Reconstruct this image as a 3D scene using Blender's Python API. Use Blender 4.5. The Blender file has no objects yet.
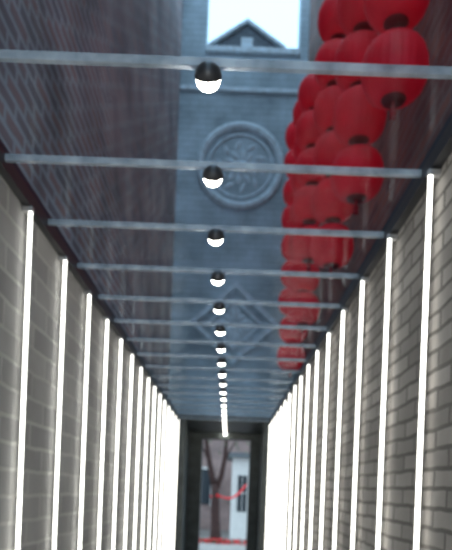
import bpy, bmesh, math, random
from mathutils import Vector, Matrix
random.seed(4)
S=bpy.context.scene
C=bpy.context.collection
try:
    S.view_settings.view_transform='Standard'
    S.view_settings.look='None'
except Exception: pass

# ------------------------------------------------ materials
def mat(name,col,rough=0.6,metal=0.0,emit=None,es=0.0,noise=0.0,nscale=8,bump=0.0):
    m=bpy.data.materials.new(name); m.use_nodes=True
    nt=m.node_tree; b=nt.nodes['Principled BSDF']
    b.inputs['Base Color'].default_value=(*col,1)
    b.inputs['Roughness'].default_value=rough
    b.inputs['Metallic'].default_value=metal
    if emit:
        b.inputs['Emission Color'].default_value=(*emit,1)
        b.inputs['Emission Strength'].default_value=es
    if noise>0 or bump>0:
        tc=nt.nodes.new('ShaderNodeTexCoord')
        n=nt.nodes.new('ShaderNodeTexNoise'); n.inputs['Scale'].default_value=nscale; n.inputs['Detail'].default_value=6
        nt.links.new(tc.outputs['Object'],n.inputs['Vector'])
        if noise>0:
            r=nt.nodes.new('ShaderNodeValToRGB')
            r.color_ramp.elements[0].position=0.3; r.color_ramp.elements[1].position=0.7
            r.color_ramp.elements[0].color=(*[c*(1-noise) for c in col],1)
            r.color_ramp.elements[1].color=(*[min(1,c*(1+noise)) for c in col],1)
            nt.links.new(n.outputs['Fac'],r.inputs['Fac']); nt.links.new(r.outputs['Color'],b.inputs['Base Color'])
        if bump>0:
            bp=nt.nodes.new('ShaderNodeBump'); bp.inputs['Strength'].default_value=bump; bp.inputs['Distance'].default_value=0.02
            nt.links.new(n.outputs['Fac'],bp.inputs['Height']); nt.links.new(bp.outputs['Normal'],b.inputs['Normal'])
    return m

def brick(name,c1,c2,mort,axes='YZ',bw=0.25,rh=0.07,ms=0.009,bump=0.6,rough=0.8,stain=0.35,bias=0.0):
    m=bpy.data.materials.new(name); m.use_nodes=True
    nt=m.node_tree; N=nt.nodes; L=nt.links; b=N['Principled BSDF']
    tc=N.new('ShaderNodeTexCoord'); sp=N.new('ShaderNodeSeparateXYZ'); cb=N.new('ShaderNodeCombineXYZ')
    L.new(tc.outputs['Object'],sp.inputs[0]); L.new(sp.outputs[axes[0]],cb.inputs[0]); L.new(sp.outputs[axes[1]],cb.inputs[1])
    br=N.new('ShaderNodeTexBrick'); br.inputs['Scale'].default_value=1
    br.inputs['Color1'].default_value=(*c1,1); br.inputs['Color2'].default_value=(*c2,1); br.inputs['Mortar'].default_value=(*mort,1)
    br.inputs['Brick Width'].default_value=bw; br.inputs['Row Height'].default_value=rh
    br.inputs['Mortar Size'].default_value=ms; br.inputs['Mortar Smooth'].default_value=0.3; br.inputs['Bias'].default_value=bias
    n0=N.new('ShaderNodeTexNoise'); n0.inputs['Scale'].default_value=6; L.new(cb.outputs[0],n0.inputs['Vector'])
    mx=N.new('ShaderNodeMixRGB'); mx.blend_type='LINEAR_LIGHT'; mx.inputs[0].default_value=0.012
    L.new(cb.outputs[0],mx.inputs[1]); L.new(n0.outputs['Color'],mx.inputs[2]); L.new(mx.outputs[0],br.inputs['Vector'])
    n=N.new('ShaderNodeTexNoise'); n.inputs['Scale'].default_value=1.6; n.inputs['Detail'].default_value=8
    L.new(tc.outputs['Object'],n.inputs['Vector'])
    r=N.new('ShaderNodeValToRGB'); r.color_ramp.elements[0].position=0.3; r.color_ramp.elements[1].position=0.7
    r.color_ramp.elements[0].color=(1-stain,1-stain,1-stain,1); r.color_ramp.elements[1].color=(1+stain*0.3,)*3+(1,)
    L.new(n.outputs['Fac'],r.inputs['Fac'])
    mu=N.new('ShaderNodeMixRGB'); mu.blend_type='MULTIPLY'; mu.inputs[0].default_value=1
    L.new(br.outputs['Color'],mu.inputs[1]); L.new(r.outputs['Color'],mu.inputs[2]); L.new(mu.outputs[0],b.inputs['Base Color'])
    n2=N.new('ShaderNodeTexNoise'); n2.inputs['Scale'].default_value=35; n2.inputs['Detail'].default_value=4
    L.new(tc.outputs['Object'],n2.inputs['Vector'])
    ad=N.new('ShaderNodeMath'); ad.operation='MULTIPLY_ADD'; ad.inputs[1].default_value=0.35
    iv=N.new('ShaderNodeMath'); iv.operation='SUBTRACT'; iv.inputs[0].default_value=1
    L.new(br.outputs['Fac'],iv.inputs[1]); L.new(n2.outputs['Fac'],ad.inputs[0]); L.new(iv.outputs[0],ad.inputs[2])
    bp=N.new('ShaderNodeBump'); bp.inputs['Strength'].default_value=bump; bp.inputs['Distance'].default_value=0.012
    L.new(ad.outputs[0],bp.inputs['Height']); L.new(bp.outputs['Normal'],b.inputs['Normal'])
    b.inputs['Roughness'].default_value=rough
    return m

M_wl=brick('grey_brick_left',(.40,.40,.39),(.30,.30,.30),(.48,.48,.46),bw=.36,rh=.11,ms=.010,bump=.5)
M_wr=brick('grey_brick_right',(.42,.395,.37),(.25,.235,.22),(.14,.13,.12),bw=.24,rh=.068,ms=.009,bump=.6)
M_ul=brick('old_red_brick',(.54,.31,.27),(.30,.25,.26),(.60,.56,.56),bw=.26,rh=.085,ms=.018,stain=.5)
M_ur=brick('old_brown_brick',(.46,.23,.17),(.26,.16,.14),(.35,.28,.25),bw=.26,rh=.085,ms=.012,stain=.5)
M_fac=brick('blue_grey_brick_facade',(.58,.69,.74),(.52,.62,.67),(.45,.54,.58),axes='XZ',bw=.30,rh=.10,ms=.009,stain=.45,bump=.2)
M_relief=mat('carved_grey_stone',(.70,.79,.83),.8,noise=.2,nscale=12,bump=.4)
M_floor=brick('stone_paving',(.26,.25,.24),(.20,.195,.19),(.08,.08,.08),axes='XY',bw=.6,rh=.3,ms=.01,rough=.5)
M_dark=mat('dark_timber',(.045,.055,.052),.5,noise=.4,nscale=6)
M_rail=mat('dark_steel_rail',(.06,.06,.065),.4,.7)
M_steel=mat('aluminium_channel',(.5,.5,.5),.4,.5)
M_black=mat('black_lamp_housing',(.03,.03,.033),.35)
M_lamp=mat('lamp_glass_lit',(1,1,1),.4,emit=(1,.97,.90),es=45)
M_strip=mat('led_tube_lit',(1,1,1),.4,emit=(1,.98,.90),es=4.6)
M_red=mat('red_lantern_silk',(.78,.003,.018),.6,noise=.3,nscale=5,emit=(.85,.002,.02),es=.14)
M_gold=mat('red_lantern_cap',(.22,.006,.01),.5)
M_tassel=mat('red_tassel',(.45,.004,.015),.7)
M_tile=mat('roof_tile_grey',(.13,.15,.17),.7,noise=.3,nscale=14,bump=.5)
M_white=mat('white_plaster',(.72,.72,.70),.8,noise=.06)
M_pink=brick('courtyard_brick',(.38,.26,.24),(.30,.21,.20),(.34,.29,.28),axes='XZ',bw=.25,rh=.08)
M_bark=mat('tree_bark',(.06,.03,.027),.9,noise=.4,nscale=15,bump=.8)
M_leaf=mat('tree_leaf',(.10,.13,.07),.7,noise=.4,nscale=5)
M_flower=mat('red_flower',(.75,.02,.03),.6)
M_win=mat('window_glass_dark',(.03,.04,.05),.1)
M_ribbon=mat('red_ribbon',(.8,.02,.03),.5)

def glassmat():
    m=bpy.data.materials.new('tinted_canopy_glass'); m.use_nodes=True
    nt=m.node_tree; N=nt.nodes; L=nt.links; N.remove(N['Principled BSDF'])
    o=N['Material Output']; t=N.new('ShaderNodeBsdfTransparent'); t.inputs[0].default_value=(.66,.82,.96,1)
    g=N.new('ShaderNodeBsdfGlossy'); g.inputs['Roughness'].default_value=.14; g.inputs[0].default_value=(.8,.92,1,1)
    f=N.new('ShaderNodeFresnel'); f.inputs[0].default_value=1.4
    k=N.new('ShaderNodeMath'); k.operation='MULTIPLY'; k.inputs[1].default_value=.15
    x=N.new('ShaderNodeMixShader'); L.new(f.outputs[0],k.inputs[0]); L.new(k.outputs[0],x.inputs[0]); L.new(t.outputs[0],x.inputs[1]); L.new(g.outputs[0],x.inputs[2]); L.new(x.outputs[0],o.inputs[0])
    return m
M_glass=glassmat()
def finmat():
    m=bpy.data.materials.new('frosted_glass_fin'); m.use_nodes=True
    nt=m.node_tree; N=nt.nodes; L=nt.links; p=N['Principled BSDF']
    tc=N.new('ShaderNodeTexCoord'); n=N.new('ShaderNodeTexNoise'); n.inputs['Scale'].default_value=14; n.inputs['Detail'].default_value=5
    L.new(tc.outputs['Object'],n.inputs['Vector'])
    rr=N.new('ShaderNodeValToRGB'); rr.color_ramp.elements[0].position=.3; rr.color_ramp.elements[1].position=.7
    rr.color_ramp.elements[0].color=(.26,.31,.35,1); rr.color_ramp.elements[1].color=(.60,.67,.72,1)
    L.new(n.outputs['Fac'],rr.inputs['Fac']); L.new(rr.outputs[0],p.inputs['Base Color'])
    p.inputs['Roughness'].default_value=.25
    o=N['Material Output']; t=N.new('ShaderNodeBsdfTransparent'); t.inputs[0].default_value=(.8,.9,1,1)
    x=N.new('ShaderNodeMixShader'); x.inputs[0].default_value=.42
    L.new(p.outputs[0],x.inputs[1]); L.new(t.outputs[0],x.inputs[2]); L.new(x.outputs[0],o.inputs[0])
    return m
M_fin=finmat()

# ------------------------------------------------ mesh builder
class B:
    def __init__(s,name,mats):
        s.bm=bmesh.new(); s.name=name; s.mats=mats
    def _mi(s,fs,mi,smooth=False):
        for f in fs: f.material_index=mi; f.smooth=smooth
    def box(s,x0,x1,y0,y1,z0,z1,mi=0):
        v=[s.bm.verts.new(p) for p in [(x0,y0,z0),(x1,y0,z0),(x1,y1,z0),(x0,y1,z0),(x0,y0,z1),(x1,y0,z1),(x1,y1,z1),(x0,y1,z1)]]
        fs=[s.bm.faces.new([v[i] for i in q]) for q in [(0,3,2,1),(4,5,6,7),(0,1,5,4),(1,2,6,5),(2,3,7,6),(3,0,4,7)]]
        s._mi(fs,mi); return v
    def prism(s,pts,y0,y1,mi=0):
        a=[s.bm.verts.new((x,y0,z)) for x,z in pts]; b=[s.bm.verts.new((x,y1,z)) for x,z in pts]
        n=len(pts); fs=[s.bm.faces.new(a),s.bm.faces.new(b[::-1])]
        for i in range(n): fs.append(s.bm.faces.new([a[i],b[i],b[(i+1)%n],a[(i+1)%n]]))
        s._mi(fs,mi)
    def lathe(s,prof,mtx,seg=24,mi=0,lobes=0,amp=0.0):
        rings=[]
        for r,z in prof:
            ring=[]
            for i in range(seg):
                a=2*math.pi*i/seg; rr=r*(1+amp*(abs(math.cos(a*lobes/2))-.5)) if lobes else r
                ring.append(s.bm.verts.new(mtx@Vector((rr*math.cos(a),rr*math.sin(a),z))))
            rings.append(ring)
        fs=[]
        for k in range(len(rings)-1):
            for i in range(seg):
                j=(i+1)%seg; fs.append(s.bm.faces.new([rings[k][i],rings[k][j],rings[k+1][j],rings[k+1][i]]))
        fs.append(s.bm.faces.new(rings[0][::-1])); fs.append(s.bm.faces.new(rings[-1]))
        s._mi(fs,mi,True)
    def tube(s,pts,rads,seg=8,mi=0):
        rings=[]
        for k,p in enumerate(pts):
            p=Vector(p); d=(Vector(pts[min(k+1,len(pts)-1)])-Vector(pts[max(k-1,0)])).normalized()
            u=d.cross(Vector((0.13,1,0.07))).normalized(); w=d.cross(u)
            rings.append([s.bm.verts.new(p+(u*math.cos(2*math.pi*i/seg)+w*math.sin(2*math.pi*i/seg))*rads[k]) for i in range(seg)])
        fs=[]
        for k in range(len(rings)-1):
            for i in range(seg):
                j=(i+1)%seg; fs.append(s.bm.faces.new([rings[k][i],rings[k][j],rings[k+1][j],rings[k+1][i]]))
        fs.append(s.bm.faces.new(rings[0][::-1])); fs.append(s.bm.faces.new(rings[-1]))
        s._mi(fs,mi,True)
    def done(s,parent=None,bevel=0,recalc=True):
        if recalc: bmesh.ops.recalc_face_normals(s.bm,faces=s.bm.faces)
        me=bpy.data.meshes.new(s.name); s.bm.to_mesh(me); s.bm.free()
        for m in s.mats: me.materials.append(m)
        o=bpy.data.objects.new(s.name,me); C.objects.link(o)
        if parent: o.parent=parent
        if bevel:
            md=o.modifiers.new('bevel','BEVEL'); md.width=bevel; md.segments=2; md.limit_method='ANGLE'
        return o
def empty(name):
    e=bpy.data.objects.new(name,None); C.objects.link(e); return e
def T(x,y,z): return Matrix.Translation((x,y,z))

XL,XR=-.90,.70; CZ=2.8; Y0,Y1=-3.0,10.2; UL,UR=-1.08,1.08; TOP=10.6
XC=(XL+XR)/2

b=B('ground',[M_floor]); b.box(-30,30,-12,60,-.2,-.02); b.done()
b=B('floor',[M_floor]); b.box(XL,XR,Y0,12.6,-.02,0); b.done()
b=B('wall_left',[M_wl]); b.box(-1.5,XL,Y0,Y1,-.02,2.86,0); b.done()
b=B('wall_upper_left',[M_ul]); b.box(-1.5,UL,Y0,Y1,2.86,TOP); b.done()
b=B('wall_right',[M_wr]); b.box(XR,1.5,Y0,Y1,-.02,2.86,0); b.done()
b=B('wall_upper_right',[M_ur]); b.box(UR,1.5,Y0,Y1,2.86,TOP); b.done()

# canopy
can=empty('glass_canopy')
b=B('glass_pane',[M_glass])
ys=[1.68+.53*k for k in range(-8,17)]
edges=[Y0]+ys+[Y1-.005]
for a,c in zip(edges[:-1],edges[1:]):
    v=[b.bm.verts.new(p) for p in [(XL+.01,a,2.805),(XL+.01,c,2.805),(XR-.01,c,2.805),(XR-.01,a,2.805)]]
    b.bm.faces.new(v)
b.done(parent=can,recalc=False)
b=B('glass_fin_beam',[M_fin])
for y in ys:
    b.box(XL+.03,XR-.03,y-.010,y+.010,2.778,2.803)
b.done(parent=can,bevel=.003)
b=B('edge_rail',[M_rail])
b.box(XL,XL+.035,Y0,Y1-.01,2.75,2.83); b.box(XR-.035,XR,Y0,Y1-.01,2.75,2.83); b.done(parent=can)

# lamps
b=B('globe_downlight_row',[M_lamp,M_black,M_rail])
def lamp(x,y,zt):
    r=.035; c=Vector((x,y,zt-.026))
    ax=Vector((0,-.80,.60)); rot=ax.to_track_quat('Z','Y').to_matrix().to_4x4()
    M=Matrix.Translation(c)@rot
    prof=[(max(1e-4,r*math.sin(t)),-r*math.cos(t)) for t in [math.pi*i/12 for i in range(13)]]
    b.lathe(prof,M,20,0)
    R=r+.004
    pr=[(R*math.sin(t),R*math.cos(t)) for t in [math.pi*.50*i/8 for i in range(1,9)]][::-1]
    pr=[(r+.0005,pr[0][1])]+pr
    b.lathe(pr,M,20,1)
for y in [1.68+.53*k for k in range(-8,21)]: lamp(XC,y,2.778)
b.done(parent=can)

# led strips : round tubes on stand-off clips in front of the brick
def strips(xw,sgn,start,n0,n):
    b=B('led_light_strip_row',[M_strip,M_steel])
    for k in range(n0,n):
        y=start+.53*k
        if y>Y1-.1: break
        xc=xw+sgn*.034
        b.lathe([(.0080,.06),(.0080,2.735)],T(xc,y,0),12,0)
        for z in (.04,2.735):
            b.box(min(xw+sgn*.001,xc+sgn*.01),max(xw+sgn*.001,xc+sgn*.01),y-.012,y+.012,z-.01,z+.01,1)
    b.done()
strips(XL,1,2.5,-8,16); strips(XR,-1,2.10,-8,17)

# gatehouse
g=empty('gatehouse')
b=B('facade_wall',[M_fac]); b.box(UL,UR,Y1,Y1+.4,2.86,9.0); b.box(-1.5,UL,Y1,Y1+.4,2.86,TOP);b.box(UR,1.5,Y1,Y1+.4,2.86,TOP)
b.box(UL,-.66,Y1,Y1+.4,9.0,TOP); b.box(.93,UR,Y1,Y1+.4,9.0,TOP); b.done(parent=g)
b=B('cornice',[M_relief,M_tile]); 
b.box(-.66,.93,Y1-.07,Y1+.45,9.0,9.10,0); b.box(-.66,.93,Y1-.04,Y1+.42,8.86,8.92,0)
b.box(UL,UR,Y1-.05,Y1,8.35,8.42,0)
b.done(parent=g,bevel=.01)
b=B('gable_roof',[M_tile,M_relief])
cx=.03; zb=9.10; zp=9.58; w=.60
b.prism([(cx-w,zb),(cx+w,zb),(cx,zp-.06)],Y1+.02,Y1+2.0,0)
b.prism([(cx-w-.06,zb),(cx,zp-.04),(cx+w+.06,zb),(cx+w+.06,zb+.05),(cx,zp+.02),(cx-w-.06,zb+.05)],Y1-.04,Y1+2.05,1)
b.box(cx-.10,cx+.10,Y1-.0,Y1+.03,zb+.05,zb+.2,1)
b.done(parent=g)
b=B('passage',[M_dark])
b.box(-1.5,XL+.06,Y1,12.6,-.02,2.86); b.box(XR-.06,1.5,Y1,12.6,-.02,2.86)
b.box(XL+.06,XR-.06,Y1,12.6,2.77,2.86)
b.box(XL+.06,-.56,12.35,12.6,0,2.77); b.box(.42,XR-.06,12.35,12.6,0,2.77); b.box(-.56,.42,12.35,12.6,2.64,2.77)
b.box(XL+.06,XL+.14,Y1,Y1+.15,0,2.77); b.box(XR-.14,XR-.06,Y1,Y1+.15,0,2.77)
b.box(-1.5,1.5,Y1+.4,12.6,2.86,6.5)
b.done(parent=g)

def ringprof(b,cx,cz,ro,ri,y,d,seg=48,mi=0):
    prof=[(ri,0),(ri,d*.6),((ri+ro)/2,d),(ro,d*.6),(ro,0)]
    rings=[]
    for r,h in prof:
        rings.append([b.bm.verts.new((cx+r*math.cos(2*math.pi*i/seg),y-h,cz+r*math.sin(2*math.pi*i/seg))) for i in range(seg)])
    for k in range(len(rings)-1):
        for i in range(seg):
            j=(i+1)%seg; f=b.bm.faces.new([rings[k][i],rings[k][j],rings[k+1][j],rings[k+1][i]]); f.smooth=True; f.material_index=mi
def blob(b,cx,cz,a,l,w,y,d):
    M=Matrix.Translation((cx,y,cz))@Matrix.Rotation(-a,4,'Y')
    prof=[(0,0),(.25,.7),(.5,1),(.75,.8),(1,0)]
    top=[M@Vector((l*t,-d*math.sin(math.pi*min(max(t,.05),.95)),0)) for t,_ in prof]
    lo=[M@Vector((l*t,0,w*h)) for t,h in prof]; hi=[M@Vector((l*t,0,-w*h)) for t,h in prof]
    tv=[b.bm.verts.new(p) for p in top]; lv=[b.bm.verts.new(p) for p in lo]; hv=[b.bm.verts.new(p) for p in hi]
    for i in range(4):
        b.bm.faces.new([tv[i],tv[i+1],lv[i+1],lv[i]]); b.bm.faces.new([tv[i+1],tv[i],hv[i],hv[i+1]])
b=B('round_medallion_relief',[M_relief])
mc=(0.0,7.10)
ringprof(b,*mc,.74,.62,Y1-.001,.08); ringprof(b,*mc,.55,.51,Y1-.001,.03)
b.lathe([(.12,0),(.10,.03),(.05,.05),(.001,.055)],Matrix.Translation((mc[0],Y1,mc[1]))@Matrix.Rotation(math.pi/2,4,'X'),24)
for k in range(10):
    a=k*math.pi/5; blob(b,mc[0]+.10*math.cos(a),mc[1]+.10*math.sin(a),a+.35,.22,.05,Y1-.001,.03)
    blob(b,mc[0]+.28*math.cos(a),mc[1]+.28*math.sin(a),a-.7,.20,.045,Y1-.001,.03)
b.done(parent=g)
b=B('diamond_relief',[M_relief]); dc=(0.0,4.42)
def dia(r0,r1,d):
    for k in range(4):
        a0=k*math.pi/2; a1=a0+math.pi/2
        P=lambda a,r:(dc[0]+r*math.cos(a),dc[1]+r*.92*math.sin(a))
        b.prism([P(a0,r0),P(a1,r0),P(a1,r1),P(a0,r1)],Y1-d,Y1,0)
dia(.76,.64,.09); dia(.48,.42,.06)
for k in range(4):
    a=k*math.pi/2; blob(b,dc[0]+.05*math.cos(a),dc[1]+.05*math.sin(a),a,.30,.09,Y1-.001,.05)
    a+=math.pi/4; blob(b,dc[0]+.05*math.cos(a),dc[1]+.05*math.sin(a),a,.2,.06,Y1-.001,.05)
b.done(parent=g)

def lanterns(x,y,zc,n,r=.17,sp=.37):
    b=B('red_lantern_string',[M_red,M_gold,M_tassel,M_rail])
    h=r*.95
    for k in range(n):
        z=zc+k*sp; px=x+random.uniform(-.014,.014); py=y+random.uniform(-.02,.02)
        prof=[(max(.06,r*math.sin(t)**.58),-h*math.cos(t)) for t in [math.pi*(.08+.84*i/14) for i in range(15)]]
        b.lathe(prof,T(px,py,z)@Matrix.Rotation(random.random(),4,'Z'),72,0,lobes=24,amp=.07)
        b.lathe([(.062,-h*1.04),(.068,-h*.98),(.066,-h*.90)],T(px,py,z),20,1)
        b.lathe([(.066,h*.90),(.068,h*.98),(.062,h*1.04)],T(px,py,z),20,1)
        if k==0:
            b.lathe([(.020,-h-.10),(.020,-h-.06),(.012,-h-.04),(.008,-h*1.0)],T(px,py,z),10,2)
    zt=zc+(n-1)*sp+.3
    b.tube([(x,y,zc),(x,y,zt)],[.006,.006],6,3)
    b.tube([(x,y,zt),(x,y,zt+.02),(UR+.0,y,zt+.02)],[.008]*3,6,3)
    b.done()
lanterns(.83,3.3,3.93,5,r=.175,sp=.42)
lanterns(.77,4.0,3.74,7)
lanterns(.76,4.9,3.62,9)
lanterns(.71,5.9,4.05,5)
lanterns(.78,6.9,3.72,7,r=.185)
lanterns(.84,8.7,3.56,9,r=.20,sp=.40)

# ---------------- courtyard beyond
b=B('courtyard_building',[M_pink,M_tile,M_win,M_white])
b.box(-9,9,24,25,-.02,4.2,0); b.box(-9.3,9.3,23.6,25.2,4.2,4.4,1); b.prism([(-9.2,4.4),(9.2,4.4),(8.6,5.4),(-8.6,5.4)],24.3,24.7,1)
b.box(-1.5,-.7,23.95,24.02,1.0,2.4,2); b.box(-1.58,-1.5,23.92,24.0,.95,2.45,3); b.box(-.7,-.62,23.92,24.0,.95,2.45,3); b.box(-1.58,-.62,23.92,24.0,2.4,2.48,3)
b.done()
b=B('white_plaster_house',[M_white,M_tile,M_win])
b.box(.12,4,20,22.5,-.02,2.7,0); b.box(-.05,4.2,19.8,22.7,2.7,2.85,1)
b.box(.32,.62,19.97,20.0,.9,2.1,2); b.box(.46,.48,19.95,19.98,.9,2.1,0); b.box(.32,.62,19.95,19.98,1.5,1.53,0)
b.done()
tree=empty('courtyard_tree')
b=B('trunk_and_leaves',[M_bark,M_leaf])
b.tube([(-.30,17,-.03),(-.31,17,.5),(-.34,17,1.0),(-.36,17,1.45),(-.38,17,1.75)],[.19,.14,.13,.125,.11],10)
b.tube([(-.37,17,1.6),(-.50,17,2.1),(-.60,17,2.6),(-.72,17.1,3.3),(-.8,17.2,4.2)],[.10,.085,.07,.05,.02],8)
b.tube([(-.36,17,1.55),(-.20,17,2.0),(-.12,16.95,2.5),(-.10,16.9,3.0),(.1,16.8,4.2)],[.09,.075,.065,.05,.02],8)
b.tube([(-.15,17,2.3),(-.02,17.1,2.65),(.2,17.2,3.1)],[.035,.03,.015],6)
b.tube([(-.56,17,2.4),(-.75,16.9,2.75),(-1.0,16.8,3.3)],[.035,.03,.015],6)
for k in range(700):
    c=Vector((random.gauss(-.3,.8),17+random.gauss(0,.7),3.9+random.gauss(0,.5)))
    u=Vector([random.gauss(0,1) for _ in range(3)]).normalized(); w=u.orthogonal().normalized()
    f=b.bm.faces.new([b.bm.verts.new(c+p) for p in (u*.07,w*.035,-u*.07,-w*.035)]); f.material_index=1
b.done(parent=tree)
b=B('red_ribbon_garland',[M_ribbon])
pts=[(-.30+.9*t,16.86+3.05*t,1.45+.35*t-.25*math.sin(math.pi*t)) for t in [i/12 for i in range(13)]]
b.tube(pts,[.035]*13,6)
b.tube([(-.49,16.95,1.40),(-.2,16.86,1.42),(-.2,17.1,1.42)],[.03,.03,.03],6)
b.done(parent=tree)
b=B('red_flower_planter',[M_white,M_flower,M_leaf])
b.box(-1.2,1.2,15.6,16.0,-.02,.16,0)
for k in range(260):
    c=(random.uniform(-1.15,1.15),random.uniform(15.64,15.96),.16+random.uniform(.02,.14))
    r=.035; b.lathe([(.004,-r*.5),(r,0),(r*.8,r*.5),(.004,r*.6)],T(*c),6,1 if random.random()<.75 else 2)
b.done()

# ------------------------------------------------ world
w=bpy.data.worlds.new('World'); S.world=w; w.use_nodes=True
nt=w.node_tree; bg=nt.nodes['Background']
tc=nt.nodes.new('ShaderNodeTexCoord'); sp=nt.nodes.new('ShaderNodeSeparateXYZ'); r=nt.nodes.new('ShaderNodeValToRGB')
r.color_ramp.elements[0].position=0; r.color_ramp.elements[0].color=(.52,.66,.8,1)
r.color_ramp.elements[1].position=.8; r.color_ramp.elements[1].color=(.66,.86,1,1)
nt.links.new(tc.outputs['Generated'],sp.inputs[0]); nt.links.new(sp.outputs['Z'],r.inputs['Fac']); nt.links.new(r.outputs['Color'],bg.inputs['Color'])
bg.inputs['Strength'].default_value=2.3

# ------------------------------------------------ camera
cd=bpy.data.cameras.new('camera'); cam=bpy.data.objects.new('camera',cd); C.objects.link(cam)
cd.sensor_fit='VERTICAL'; cd.sensor_height=24; cd.lens=600/550*24
cd.shift_y=215/550; cd.shift_x=-2/550; cd.clip_start=.02
cd.dof.use_dof=True; cd.dof.focus_distance=.75
cd.dof.aperture_fstop=cd.lens/5.5
cam.matrix_world=Matrix.Translation((0,0,1.6))@Matrix.Rotation(math.pi/2,4,'X')@Matrix.Rotation(math.radians(2.2),4,'Z')
S.camera=cam
